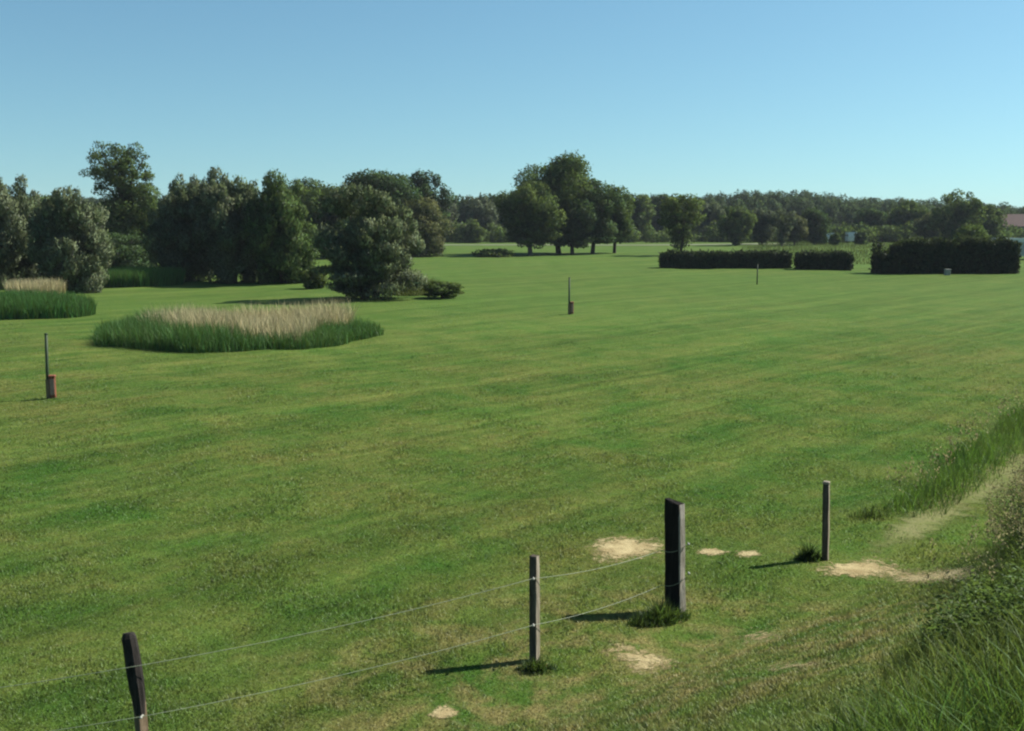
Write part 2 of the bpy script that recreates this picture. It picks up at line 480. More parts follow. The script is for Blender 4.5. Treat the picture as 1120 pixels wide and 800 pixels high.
def bare_mask(x, y, grow=1.0):
    k = np.zeros(len(x))
    for (cx, cy, rx, ry, a) in BARE:
        dx, dy = x - cx, y - cy
        q = np.hypot(dx / rx, dy / ry) / grow
        k = np.maximum(k, np.clip(1.05 - q, 0, 1))
    return k

# ------------------------------------------------------------------ blades
def blades(name, P, hgt, wid, lean, mat, parent=None, seg=1, clump=None, bendpow=1.6, yaw=None, wind=(0, 0)):
    n = len(P)
    yaw = RNG.uniform(0, 2 * math.pi, n) if yaw is None else yaw
    side = np.stack([np.cos(yaw), np.sin(yaw), np.zeros(n)], 1)
    la = RNG.uniform(0, 2 * math.pi, n)
    ld = np.stack([np.cos(la), np.sin(la)], 1) * (lean * hgt)[:, None] + np.array(wind)[None, :] * hgt[:, None]
    levels = np.linspace(0, 1, seg + 1)
    Vs = []
    for i, q in enumerate(levels):
        c = P.copy()
        c[:, :2] += ld * (q ** bendpow)
        drop = np.minimum(.6, lean ** 2 * .4)
        c[:, 2] += hgt * q * (1 - drop * q)
        w = wid * (1 - .35 * q)
        if i < seg:
            Vs += [c - side * w[:, None] / 2, c + side * w[:, None] / 2]
        else:
            Vs += [c]
    k = 2 * seg + 1
    V = np.stack(Vs, 1).reshape(-1, 3)
    b = np.arange(n)[:, None] * k
    fs = []
    for i in range(seg - 1):
        q = 2 * i
        fs.append(b + np.array([[q, q + 1, q + 3]])); fs.append(b + np.array([[q, q + 3, q + 2]]))
    q = 2 * (seg - 1)
    fs.append(b + np.array([[q, q + 1, q + 2]]))
    F = np.concatenate(fs, 0)
    rnd = np.repeat(RNG.uniform(0, 1, n), k)
    cl = np.repeat(clump if clump is not None else RNG.uniform(0, 1, n), k)
    return link(name, np_mesh(name, V, F, mat, {'rnd': rnd, 'clump': cl}), parent)

def on_ground(x, y, dz=-.005):
    return np.stack([x, y, h(x, y) + dz], 1)

def vnoise(x, y, s, seed=0):
    r = np.random.default_rng(seed); v = 0
    for k in range(5):
        a = r.uniform(0, 6.28); f = s * r.uniform(.6, 1.6)
        v = v + np.sin(f * (x * math.cos(a) + y * math.sin(a)) + r.uniform(0, 6.28) + 1.2 * np.sin(.6 * f * (x * math.sin(a) - y * math.cos(a)) + r.uniform(0, 6)))
    return v / 5

def path_dist(x, y):
    d = np.full(len(x), 1e9)
    for a, b in zip(PATH[:-1], PATH[1:]):
        ab = b - a; t = np.clip(((x - a[0]) * ab[0] + (y - a[1]) * ab[1]) / (ab @ ab), 0, 1)
        d = np.minimum(d, np.hypot(x - a[0] - t * ab[0], y - a[1] - t * ab[1]))
    return d

# mown turf blades, thinning with distance
n = 1300000
t = 4.0 * (70.0 / 4.0) ** RNG.uniform(0, 1, n)
lat = RNG.uniform(-.56, .56, n)
x = lat * t; y = t
nn = DN[0] * x + DN[1] * y
bm = bare_mask(x, y)
keep = (RNG.uniform(0, 1, n) > bm * .62) & (RNG.uniform(0, 1, n) > smooth(16, 70, t)) & (nn > .5) & (RNG.uniform(0, 1, n) > np.clip(1.15 - path_dist(x, y) / .38, 0, .8))
tuft = vnoise(x, y, 2.2, 3) + .6 * vnoise(x, y, 7, 4)
x, y, t, tuft, bm = x[keep], y[keep], t[keep], tuft[keep], bm[keep]
hg = (.024 + .022 * np.clip(tuft + .3, 0, 1.3)) * RNG.uniform(.6, 1.4, len(x)) * (1 - .5 * smooth(18, 60, t)) * (1 - .4 * bm)
wd = .0042 + .0008 * t
turf = blades('short_grass', on_ground(x, y), hg, wd, RNG.uniform(.2, 1.1, len(x)), M['blade'])
tag(turf, 'short mown grass covering the near part of the field', 'grass', kind='stuff')

# ------------------------------------------------------------------ bank weeds on the dike slope (lower right)
def region_points(n, xr, yr, test):
    x = RNG.uniform(*xr, n); y = RNG.uniform(*yr, n)
    k = test(x, y); return x[k], y[k]

EP = [g2(925, 850), g2(945, 800), g2(962, 752), g2(1000, 702), g2(1044, 666), g2(1070, 634), g2(1120, 590), g2(1200, 548), g2(1320, 490)]
EDGE_S = np.array([DA @ p for p in EP]); EDGE_N = np.array([DN @ p for p in EP])
_k = np.argsort(EDGE_S); EDGE_S, EDGE_N = EDGE_S[_k], EDGE_N[_k]
def bank_edge(x, y):
    nn = DN[0] * x + DN[1] * y; s = DA[0] * x + DA[1] * y
    edge = np.interp(s, EDGE_S, EDGE_N) + .22 * vnoise(x, y, 1.3, 9)
    return edge - nn   # >0 inside the weeds

def infront(x, y, m=.60):
    return (np.abs(x) < m * y + 1.0)

x, y = region_points(620000, (1, 26), (2.0, 30), lambda x, y: (bank_edge(x, y) > 0) & infront(x, y) & (DA[0] * x + DA[1] * y > 3.4) & (DN[0] * x + DN[1] * y > .7) & (np.hypot(x, y) > 3.2))
e = bank_edge(x, y); patchy = vnoise(x, y, 2.0, 21)
keep = RNG.uniform(0, 1, len(x)) < np.clip(.75 + .5 * patchy, .12, 1)
x, y, e, patchy = x[keep], y[keep], e[keep], patchy[keep]
hg = np.clip(.22 + .12 * np.clip(e, 0, 1.2) + .16 * patchy + .48 * smooth(9.5, 12.5, DA[0] * x + DA[1] * y) * np.clip(.6 + vnoise(x, y, 1.6, 55), 0, 1.3), .07, 1.0) * RNG.uniform(.55, 1.25, len(x))
tall = blades('bank_grass', on_ground(x, y), hg, RNG.uniform(.003, .0075, len(x)), RNG.uniform(.2, 1.1, len(x)), M['weed'], seg=3, clump=np.clip(.5 + .6 * vnoise(x, y, 1.3, 5), 0, 1))
tag(tall, 'long unmown green grass on the dike bank at the lower right', 'grass', kind='stuff')

def leaf_quads(name, P, D, L, W, mat, parent=None, clump=None, nrm=None):
    """rhombus leaves: P base, D unit direction"""
    n = len(P)
    r = RNG.normal(size=(n, 3)) if nrm is None else nrm + .9 * RNG.normal(size=(n, 3))
    S = np.cross(D, r); S /= (np.linalg.norm(S, axis=1, keepdims=True) + 1e-9)
    a = P; tip = P + D * L[:, None]; mid = P + D * (L * .45)[:, None]
    V = np.stack([a, mid + S * W[:, None] / 2, tip, mid - S * W[:, None] / 2], 1).reshape(-1, 3)
    F = np.arange(4 * n).reshape(n, 4)
    rnd = np.repeat(RNG.uniform(0, 1, n), 4)
    cl = np.repeat(clump if clump is not None else RNG.uniform(0, 1, n), 4)
    at_ = {'rnd': rnd, 'clump': cl}
    if nrm is not None: at_['cn'] = np.repeat(nrm, 4, 0)
    return link(name, np_mesh(name, V, F, mat, at_), parent)

def unit(v): return v / (np.linalg.norm(v, axis=1, keepdims=True) + 1e-9)

# broad leafed weeds (nettles, docks)
x, y = region_points(220000, (1, 24), (2.2, 27), lambda x, y: (bank_edge(x, y) > .1) & infront(x, y) & (vnoise(x, y, 1.9, 33) > -.02) & (RNG.uniform(0, 1, len(x)) < .62) & (DA[0] * x + DA[1] * y > 4) & (DN[0] * x + DN[1] * y > 1) & (np.hypot(x, y) > 3.5))
st = len(x); hs = RNG.uniform(.2, .62, st) * (.8 + .5 * vnoise(x, y, 1.2, 77)) * (1 + 1.0 * smooth(9.5, 12.5, DA[0] * x + DA[1] * y))
k = 18
wc = np.repeat(np.clip(.5 + .9 * vnoise(x, y, 2.1, 90), 0, 1), k)
P = np.repeat(on_ground(x, y, 0), k, 0); fz = RNG.uniform(.15, 1, st * k)
P[:, 2] += fz * np.repeat(hs, k); P[:, :2] += RNG.normal(0, .025, (st * k, 2))
D = unit(np.concatenate([RNG.normal(size=(st * k, 2)), RNG.normal(.05, .45, (st * k, 1))], 1))
L = RNG.uniform(.02, .05, st * k)
o = leaf_quads('bank_weeds', P, D, L, L * .42, M['weed_dark'], None, wc)
tag(o, 'dark leafy weeds among the long grass on the dike bank', 'weeds', kind='stuff')

# brownish seed heads
x, y = region_points(90000, (2, 22), (4, 24), lambda x, y: (bank_edge(x, y) > .05) & infront(x, y) & (vnoise(x, y, 1.3, 41) > -.25) & (RNG.uniform(0, 1, len(x)) < .12 + .85 * smooth(9.5, 12.5, DA[0] * x + DA[1] * y)) & (DA[0] * x + DA[1] * y > 7) & (DN[0] * x + DN[1] * y > 1.5))
st = len(x); hs = RNG.uniform(.45, .8, st) * (1 + .5 * smooth(9.5, 12.5, DA[0] * x + DA[1] * y))
k = 26
lean = RNG.normal(0, .12, (st, 2))
P = np.repeat(on_ground(x, y, 0), k, 0); fz = RNG.uniform(.72, 1, st * k); H = np.repeat(hs, k)
P[:, 2] += fz * H; P[:, :2] += np.repeat(lean, k, 0) * fz[:, None] + RNG.normal(0, .018, (st * k, 2))
D = unit(np.concatenate([RNG.normal(0, .5, (st * k, 2)), RNG.uniform(.2, 1, (st * k, 1))], 1))
L = RNG.uniform(.014, .036, st * k)
o = leaf_quads('seed_heads', P, D, L, L * .4, M['seed'])
tag(o, 'brownish seed heads of the long grass on the dike bank', 'seed heads', kind='stuff')

# verge of tall lush grass beyond the path
VA = g2(1000, 560); VB = g2(1130, 462); VC = g2(1330, 395)
def verge_d(x, y):
    d = np.full(len(x), 1e9); s = np.zeros(len(x)); acc = 0
    for a, b in ((VA, VB), (VB, VC)):
        ab = b - a; L = math.hypot(*ab); tt = np.clip(((x - a[0]) * ab[0] + (y - a[1]) * ab[1]) / L ** 2, 0, 1)
        dd = np.hypot(x - a[0] - tt * ab[0], y - a[1] - tt * ab[1])
        k = dd < d; d = np.where(k, dd, d); s = np.where(k, acc + tt * L, s); acc += L
    return d, s
def vt(x, y):
    d, s = verge_d(x, y); return d < (.44 + .026 * s) * (1 + .35 * vnoise(x, y, 1.6, 8))
x, y = region_points(300000, (4, 34), (14, 44), vt)
d, s = verge_d(x, y)
ln = vnoise(x, y, 1.4, 12)
keep = RNG.uniform(0, 1, len(x)) < np.clip(.55 + .6 * ln + .1, .1, 1)
x, y, d, s, ln = x[keep], y[keep], d[keep], s[keep], ln[keep]
hg = np.clip((.44 + .26 * ln) * (1 - .75 * (d / (.65 + .03 * s)) ** 2), .08, .8) * RNG.uniform(.6, 1.2, len(x)) * (.8 + .2 * smooth(0, 1.0, s))
o = blades('verge_grass', on_ground(x, y), hg, RNG.uniform(.006, .013, len(x)), RNG.uniform(.15, .9, len(x)), M['lush'], seg=2)
tag(o, 'tall lush green grass strip along the far side of the footpath', 'grass', kind='stuff')
k = (RNG.uniform(0, 1, len(x)) < .12) & ((DN[0] * x + DN[1] * y) > (DN[0] * np.interp(s, [0, 8, 30], [VA[0], VB[0], VC[0]]) + DN[1] * np.interp(s, [0, 8, 30], [VA[1], VB[1], VC[1]]) - .1))
P = on_ground(x[k], y[k], 0); hh = RNG.uniform(.45, .8, k.sum())
P = np.repeat(P, 6, 0); fz = RNG.uniform(.6, 1, len(P)); P[:, 2] += np.repeat(hh, 6) * fz; P[:, :2] += RNG.normal(0, .02, (len(P), 2))
D = unit(np.concatenate([RNG.normal(0, .4, (len(P), 2)), RNG.uniform(.3, 1, (len(P), 1))], 1)); L = RNG.uniform(.03, .07, len(P))
o = leaf_quads('verge_seed_heads', P, D, L, L * .4, M['seed'])
tag(o, 'brown grass seed heads behind the lush strip along the footpath', 'seed heads', kind='stuff')

# tufts --------------------------------------------------------------
def tuft_at(px, py, rx, ry, hgt, n, label, mat='tuft', wid=(.008, .014), ang=0.0):
    c, t = gp(px, py)
    r = RNG.uniform(0, 1, n) ** .75; a = RNG.uniform(0, 6.28, n)
    lx, ly = rx * r * np.cos(a), ry * r * np.sin(a)
    x = lx * math.cos(ang) - ly * math.sin(ang); y = lx * math.sin(ang) + ly * math.cos(ang)
    P = np.stack([x, y, h(c[0] + x, c[1] + y) - c[2] - .004], 1)
    hg = hgt * (1.05 - .8 * r) * RNG.uniform(.4, 1.35, n)
    o = blades('grass_tuft', P, hg, RNG.uniform(*wid, n), RNG.uniform(.2, .9, n), M[mat], seg=2)
    o.location = c
    tag(o, label, 'grass tuft', 'grass tufts at the fence posts')
    return o
tuft_at(587, 733, .22, .13, .17, 420, 'dark green grass tuft at the foot of the slim pale fence post')
tuft_at(722, 680, .42, .17, .27, 1100, 'dense dark grass tuft at the foot of the thick dark post', ang=.45)
tuft_at(885, 612, .20, .14, .27, 420, 'dark bushy tuft left of the lone slim post')
tuft_at(952, 566, .34, .22, .26, 260, 'greyish weed clump between the lone slim post and the lush grass strip', 'weed_dark')

# ------------------------------------------------------------------ reeds
def reed_pts(n, cpx, cpy, rx, ry, test=None, ang=0.0):
    c, t = gp(cpx, cpy)
    r = np.sqrt(RNG.uniform(0, 1, n)); a = RNG.uniform(0, 2 * math.pi, n)
    u, v = r * np.cos(a), r * np.sin(a)
    x = c[0] + u * rx * math.cos(ang) - v * ry * math.sin(ang); y = c[1] + u * rx * math.sin(ang) + v * ry * math.cos(ang)
    k = np.ones(n, bool) if test is None else test(u, v, x, y)
    return x[k], y[k], u[k], v[k]

IS = (263, 367.5); IRX, IRY = 5.85, 6.0
x, y, u, v = reed_pts(48000, *IS, IRX, IRY, lambda u, v, x, y: (np.hypot(u, v) < .93 + .13 * vnoise(x, y, 1.2, 71)) & ((u * u + v * v) > (.30 + .18 * vnoise(x, y, .8, 2))) & ((v < .30 + .35 * vnoise(x, y, 1.3, 72)) | (np.abs(u) > .72)))
hg = (.92 + .26 * vnoise(x, y, .9, 6) + .12 * vnoise(x, y, 2.4, 61)) * RNG.uniform(.4, 1.2, len(x)) * (1 - .42 * smooth(.45, .95, u)) * (1 - .38 * np.exp(-((u - .36) / .22) ** 2)) * (1 + .16 * np.exp(-((u + .35) / .3) ** 2)) * (1 - .3 * smooth(-.6, -.98, u)) * (1 - .45 * smooth(.88, 1.0, np.hypot(u, v)))
o = blades('green_reeds', on_ground(x, y), hg, RNG.uniform(.014, .032, len(x)), RNG.uniform(.05, .7, len(x)), M['reed_green'], seg=2, clump=np.clip(.5 + .7 * vnoise(x, y, 1.0, 7), 0, 1))
tag(o, 'dark green reeds ringing the oval reed island in the field', 'reeds', kind='stuff')
x, y, u, v = reed_pts(52000, *IS, IRX, IRY, lambda u, v, x, y: ((RNG.uniform(0, 1, len(u)) < .5 + .55 * vnoise(x, y, 1.7, 88)) & (np.hypot((u - .0) / .74, (v - .22) / .66) < 1 + .22 * vnoise(x, y, .9, 31))) | ((np.abs(u - .34) < .22) & (v > -.72) & (v < .3) & (RNG.uniform(0, 1, len(u)) < .6)))
hg = np.minimum(1.28, (.90 + .34 * vnoise(x, y, .9, 16) + .14 * vnoise(x, y, 2.6, 17)) * RNG.uniform(.4, 1.3, len(x))) * (1 + .12 * smooth(.2, .5, u))
o = blades('dry_reeds', on_ground(x, y), hg, RNG.uniform(.014, .028, len(x)), RNG.uniform(.05, .6, len(x)), M['reed_dry'], seg=2, wind=(-.04, 0))
tag(o, 'straw coloured dry reeds in the middle of the reed island', 'reeds', kind='stuff')
# left marsh edge
x, y, u, v = reed_pts(26000, 8, 343.5, 5.0, 3.4, lambda u, v, x, y: np.hypot(u, v) < .86 + .2 * vnoise(x, y, 1.1, 70), -.2)
hg = (1.0 + .2 * vnoise(x, y, .9, 26)) * RNG.uniform(.55, 1.15, len(x)) * (1 - .55 * smooth(.75, 1.0, np.hypot(u, v)))
o = blades('marsh_reeds', on_ground(x, y), hg, RNG.uniform(.025, .045, len(x)), RNG.uniform(.05, .4, len(x)), M['reed_green'], seg=2, clump=np.clip(.2 + .5 * vnoise(x, y, 1.0, 7), 0, 1))
tag(o, 'dark green reed bed below the willows at the left edge', 'reeds', kind='stuff')
x, y, u, v = reed_pts(4000, 40, 329, 1.5, 1.6)
hg = RNG.uniform(.7, 1.35, len(x))
o = blades('dry_marsh_reeds', on_ground(x, y), hg, RNG.uniform(.03, .05, len(x)), RNG.uniform(.05, .35, len(x)), M['reed_dry'], seg=2)
tag(o, 'pale dry reeds behind the green reed bed at the left edge', 'reeds', kind='stuff')
x, y, u, v = reed_pts(15000, 146, 312, 3.4, 3.2)
hg = (1.2 + .2 * vnoise(x, y, .9, 27)) * RNG.uniform(.6, 1.15, len(x))
o = blades('back_reeds', on_ground(x, y), hg, RNG.uniform(.03, .05, len(x)), RNG.uniform(.05, .4, len(x)), M['reed_green'], seg=2)
tag(o, 'bright green reed strip in front of the tall gappy tree', 'reeds', kind='stuff')
# pale weeds right of the big willow and lit sedge between willows
x, y, u, v = reed_pts(9000, 466, 321, 2.4, 2.6)
o = blades('pale_sedge', on_ground(x, y), RNG.uniform(.3, 1.3, len(x)) * (1.1 - np.hypot(u, v)), RNG.uniform(.03, .05, len(x)), RNG.uniform(.1, .5, len(x)), M['meadow'], seg=2)
tag(o, 'pale sedge at the right foot of the big grey willow', 'sedge', kind='stuff')

# yellowish tall meadow beyond the hedges
x, y = region_points(30000, (28, 110), (112, 215), lambda x, y: (np.abs(x / y - .305) < .088 + .02 * vnoise(x, y, .12, 5)))
o = blades('meadow_grass', on_ground(x, y), np.clip(.45 + .35 * vnoise(x, y, .25, 44), .1, 1) * RNG.uniform(.4, 1.1, len(x)), RNG.uniform(.06, .12, len(x)), RNG.uniform(.1, .6, len(x)), M['meadow'], seg=1)
tag(o, 'tall yellowish meadow grass behind the clipped hedges', 'meadow grass', kind='stuff')

# ------------------------------------------------------------------ trees
def clumps_for(kind, W, H):
    """list of (center, radii) of leaf clumps in the crown, base at z = 0"""
    C = []
    def fill(cx, cy, cz, rx, ry, rz, n, lo=.26, hi=.42, inner=.25, keep=1.0):
        for i in range(n):
            d = RNG.normal(size=3); d /= np.linalg.norm(d)
            q = RNG.uniform(.62, .92) if RNG.uniform() > inner else RNG.uniform(.1, .6)
            s = RNG.uniform(lo, hi)
            if RNG.uniform() < keep:
                C.append((np.array([cx + d[0] * rx * q, cy + d[1] * ry * q, cz + d[2] * rz * q]), np.array([rx * s, ry * s, rz * s * .85])))
    if kind == 'round':
        fill(0, 0, .60 * H, W, W, .40 * H, 70, .22, .38)
        fill(0, 0, .34 * H, .92 * W, .92 * W, .32 * H, 26, .26, .40)
    elif kind == 'high':      # crown lifted on a visible trunk
        fill(0, 0, .60 * H, W, W, .40 * H, 66, .22, .38)
        fill(0, 0, .26 * H, .86 * W, .86 * W, .15 * H, 38, .24, .4)
    elif kind == 'lobed':
        fill(-.35 * W, 0, .55 * H, .62 * W, .7 * W, .36 * H, 24, .22, .36)
        fill(.4 * W, .1 * W, .52 * H, .58 * W, .7 * W, .34 * H, 22, .22, .36)
        fill(.05 * W, 0, .72 * H, .55 * W, .6 * W, .27 * H, 22, .22, .38)
        fill(0, 0, .28 * H, .9 * W, .9 * W, .27 * H, 24, .26, .4)
    elif kind == 'shrub':
        fill(0, 0, .46 * H, W, W, .52 * H, 52, .22, .42)
        fill(0, 0, .18 * H, .9 * W, .9 * W, .2 * H, 14, .3, .4)
    elif kind == 'open':
        fill(0, 0, .76 * H, W, W, .24 * H, 95, .10, .21, .45)
        fill(.15 * W, 0, .60 * H, .6 * W, .7 * W, .14 * H, 20, .24, .38)
        fill(.35 * W, 0, .40 * H, .95 * W, .9 * W, .24 * H, 40, .24, .38)
        fill(.25 * W, 0, .22 * H, .8 * W, .8 * W, .16 * H, 20, .26, .4)
    elif kind == 'willow':
        for i in range(4):
            a = RNG.uniform(0, 6.28); ox, oy = .42 * W * math.cos(a), .42 * W * math.sin(a); hh = H * (.97 if i == 0 else RNG.uniform(.80, .95))
            fill(ox, oy, .52 * hh, .74 * W, .74 * W, .43 * hh, 34, .16, .32)
            for j in range(9):      # loose upright sprays
                a = RNG.uniform(0, 6.28); q = math.sqrt(RNG.uniform()) * .55 * W
                zz = hh * RNG.uniform(.74, .96) * (1 - .16 * q / W)
                C.append((np.array([ox + q * math.cos(a), oy + q * math.sin(a), zz]), np.array([.11 * W, .11 * W, .075 * H])))
        for j in range(34):         # foliage right down to the ground
            a = RNG.uniform(0, 6.28); zz = RNG.uniform(.04, .42); q = math.sqrt(RNG.uniform(.1, 1)) * (.52 + .6 * zz) * W
            C.append((np.array([q * math.cos(a), q * math.sin(a), H * zz]), np.array([.22 * W, .22 * W, .12 * H])))
    elif kind == 'broad_willow':
        fill(-.12 * W, 0, .52 * H, .78 * W, .80 * W, .44 * H, 70, .13, .27)
        fill(.36 * W, 0, .44 * H, .62 * W, .70 * W, .38 * H, 46, .14, .28)
        fill(0, 0, .20 * H, .92 * W, .85 * W, .20 * H, 40, .18, .32)
        for j in range(16):
            a = RNG.uniform(0, 6.28); q = math.sqrt(RNG.uniform()) * .62 * W
            C.append((np.array([q * math.cos(a) - .08 * W, q * math.sin(a), H * (.97 - .3 * (q / W) ** 2) * RNG.uniform(.86, .98)]), np.array([.10 * W, .10 * W, .07 * H])))
    elif kind == 'vase':
        fill(0, 0, .70 * H, W, W, .28 * H, 30, .22, .36)
        fill(0, 0, .45 * H, .62 * W, .62 * W, .22 * H, 18, .26, .4)
        fill(0, 0, .20 * H, .34 * W, .34 * W, .16 * H, 8, .4, .6)
    elif kind == 'spire':
        for z in np.linspace(.12, .96, 16):
            rr = W * (1 - z) * 1.05 + .06 * W
            for q in range(4):
                a = RNG.uniform(0, 6.28)
                C.append((np.array([rr * .55 * math.cos(a), rr * .55 * math.sin(a), H * z]), np.array([rr * .5, rr * .5, H * .05])))
    return C

def crown_mesh(name, C, mat, L, fill, parent, willow=False, view_area=None):
    cen = np.array([c for c, r in C]); rad = np.array([r for c, r in C])
    area = rad[:, 0] * rad[:, 2] * math.pi
    per = np.maximum(24, (fill * area / (.5 * L * L * (.36 if willow else .55)))).astype(int)
    idx = np.repeat(np.arange(len(C)), per); n = len(idx)
    u = unit(RNG.normal(size=(n, 3)))
    q = np.clip(1 - np.abs(RNG.normal(0, .26, n)), .12, 1) * (1 + np.abs(RNG.normal(0, .17, n)))
    P = cen[idx] + u * q[:, None] * rad[idx]
    P[:, 2] = np.maximum(P[:, 2], .02)
    if willow:
        D = unit(u * .45 + np.array([0, 0, .85]) + .5 * RNG.normal(size=(n, 3)))
    else:
        D = unit(u * .35 + np.array([0, 0, -.12]) + .75 * RNG.normal(size=(n, 3)))
    ll = L * RNG.uniform(.6, 1.35, n)
    cl = np.clip(RNG.uniform(0, 1, len(C))[idx] + RNG.normal(0, .12, n), 0, 1)
    nr = unit(u + np.array([0, 0, .35]))
    return leaf_quads(name, P - D * (ll * .5)[:, None], D, ll, ll * (.36 if willow else .55), mat, parent, cl, nr)

def trunk_mesh(kind, W, H, C, mat, parent, r0=None):
    mb = MB(); r0 = r0 or max(.10, .022 * H)
    if 'willow' in kind:
        for i in range(6):
            a = RNG.uniform(0, 6.28); q = RNG.uniform(.05, .45) * W
            mb.tube([(q * .5 * math.cos(a), q * .5 * math.sin(a), -.15), (q * math.cos(a), q * math.sin(a), .35 * H), (q * 1.5 * math.cos(a), q * 1.5 * math.sin(a), .75 * H)], [r0 * .8, r0 * .5, r0 * .15], 6)
    else:
        zc = .45 * H if kind in ('high', 'round', 'lobed') else .3 * H
        if kind == 'open': zc = .55 * H
        lean = RNG.normal(0, .04, 2) * H
        mb.tube([(0, 0, -.2), (0, 0, .02), (lean[0] * .4, lean[1] * .4, zc * .5), (lean[0], lean[1], zc), (lean[0] * 1.2, lean[1] * 1.2, zc + .3 * H)], [r0 * 1.5, r0 * 1.25, r0 * .95, r0 * .8, r0 * .25], 8)
        pick = RNG.choice(len(C), min(9, len(C)), replace=False)
        for i in pick:
            c = C[i][0]
            if c[2] < zc * .8: continue
            s = np.array([lean[0] * .8, lean[1] * .8, zc * RNG.uniform(.7, 1.0)])
            mid = s * .5 + c * .5 + np.array([0, 0, .03 * H])
            mb.tube([s, mid, c], [r0 * .5, r0 * .32, r0 * .1], 5)
    return mb.build('trunk', mat, parent, True)

def tree(name, label, cat, px, base, hw, top, kind, mat, fill=3.0, group=None, bark='bark', lw=1.0, r0=None, cname='crown'):
    global RNG
    keep_rng, RNG = RNG, np.random.default_rng(sum((i + 1) * ord(c) for i, c in enumerate(label)))
    p, t = gp(px, base)
    W = hw * t / FPX; H = at(px, top, t)[2] - p[2]
    H = max(.4, H)
    root = thing(name, label, cat, tuple(p), 0, group)
    C = clumps_for(kind, W, H)
    # keep the tallest clump at the wanted height
    zt = float(np.percentile([c[2] + r[2] for c, r in C], 99)); k = H / zt
    C = [(c * np.array([1, 1, k]), r * np.array([1, 1, k])) for c, r in C]
    L = lw * max(.10, .0022 * t) * (1.3 if 'willow' in kind else 1.0)
    crown_mesh(cname, C, M[mat], L, fill, root, 'willow' in kind)
    trunk_mesh(kind, W, H, C, M[bark], root, r0)
    RNG = keep_rng
    return root

GW = 'grey green willows at the left'
tree('willow_bush', 'grey green willow bush cut by the left edge of the photo', 'willow', 10, 316, 56, 196, 'willow', 'willow', 3.0, GW)
tree('willow_bush', 'dark based willow bush standing beside the left reed bed', 'willow', 80, 320, 42, 208, 'willow', 'willow', 3.2, GW)
tree('tall_tree', 'tallest tree at the left with a gappy rounded top', 'tree', 136, 292, 42, 158, 'open', 'oak', 1.9, None, 'bark', .9)
tree('willow_bush', 'narrow willow bush right of the tall gappy tree', 'willow', 201, 308, 42, 196, 'willow', 'willow', 3.0, GW)
tree('willow_bush', 'willow bush with two spiky tops over a dark base', 'willow', 254, 309, 43, 193, 'willow', 'willow', 3.0, GW)
tree('willow_bush', 'greener willow bush left of the biggest willow', 'willow', 312, 310, 46, 194, 'willow', 'willow_green', 3.0, GW)
tree('willow_bush', 'biggest and nearest grey willow bush with a wide rounded shape', 'willow', 403, 328, 63, 203, 'broad_willow', 'willow', 3.0, GW)
tree('shrub', 'low dark green shrub at the right end of the willows', 'shrub', 484, 326.5, 20, 308, 'round', 'oak', 3, None, 'bark', .8)
tree('shrub', 'bright green small shrub between the willows', 'shrub', 343, 316, 14, 293, 'shrub', 'oak_light', 3, None, 'bark', .8)
tree('shrub', 'round green shrub behind the left willow trunks', 'shrub', 228, 300, 20, 276, 'shrub', 'oak_light', 3, None, 'bark', .8)
tree('shrub', 'dark bushy undergrowth beneath the tall gappy tree', 'shrub', 128, 299, 46, 254, 'shrub', 'dark', 2.6)
# second row, left
GB = 'broad trees behind the willows'
tree('broad_tree', 'broad tree rising behind the two left willows', 'tree', 45, 288, 50, 214, 'round', 'oak', 2.6, GB)
tree('broad_tree', 'tree filling the gap behind the spiky willow', 'tree', 225, 284, 42, 208, 'round', 'dark', 2.6, GB)
tree('broad_tree', 'tree top showing behind the greener willow', 'tree', 335, 280, 40, 197, 'round', 'oak', 2.6, GB)
tree('broad_tree', 'rounded dark green tree rising above the biggest willow', 'tree', 411, 280, 42, 188, 'round', 'dark', 2.8, GB)
tree('broad_tree', 'dark tree with a notched top right of the biggest willow', 'tree', 462, 274, 32, 187, 'lobed', 'dark', 2.6, GB)
tree('broad_tree', 'olive brown round tree right behind the biggest willow', 'tree', 455, 281, 33, 218, 'shrub', 'olive', 2.8, GB)
tree('broad_tree', 'mid green tree behind the gap between the left willows and the tall tree', 'tree', 105, 286, 34, 226, 'shrub', 'oak', 2.6, GB)
tree('broad_tree', 'dull green tree behind the gap left of the spiky willow', 'tree', 178, 286, 36, 222, 'shrub', 'grey', 2.6, GB)
tree('broad_tree', 'shady tree behind the gap between the greener and the biggest willow', 'tree', 366, 283, 36, 205, 'round', 'oak', 2.6, GB)
# centre clump
GC = 'central clump of tall trees'
tree('broad_tree', 'lighter green tree with a leaning trunk left in the central clump', 'tree', 580, 280, 33, 199, 'high', 'oak_light', 2.8, GC, 'bark_pale', 1, .26)
tree('broad_tree', 'tallest domed tree in the central clump', 'tree', 611, 277.5, 49, 173, 'high', 'oak', 2.8, GC, 'bark', 1, .3)
tree('broad_tree', 'dark tree in the right half of the central clump', 'tree', 648, 278, 30, 196, 'high', 'dark', 2.8, GC, 'bark', 1, .24)
tree('broad_tree', 'small tree at the right edge of the central clump', 'tree', 672, 277, 20, 203, 'high', 'oak', 2.6, GC, 'bark', 1, .2)
tree('broad_tree', 'low shady tree in the middle of the central clump', 'tree', 626, 278.5, 30, 215, 'high', 'dark', 2.8, GC, 'bark', 1, .22)
tree('shrub', 'low dark shrub lying left of the central clump', 'shrub', 542, 281.5, 21, 272.5, 'shrub', 'oak_light', 3)
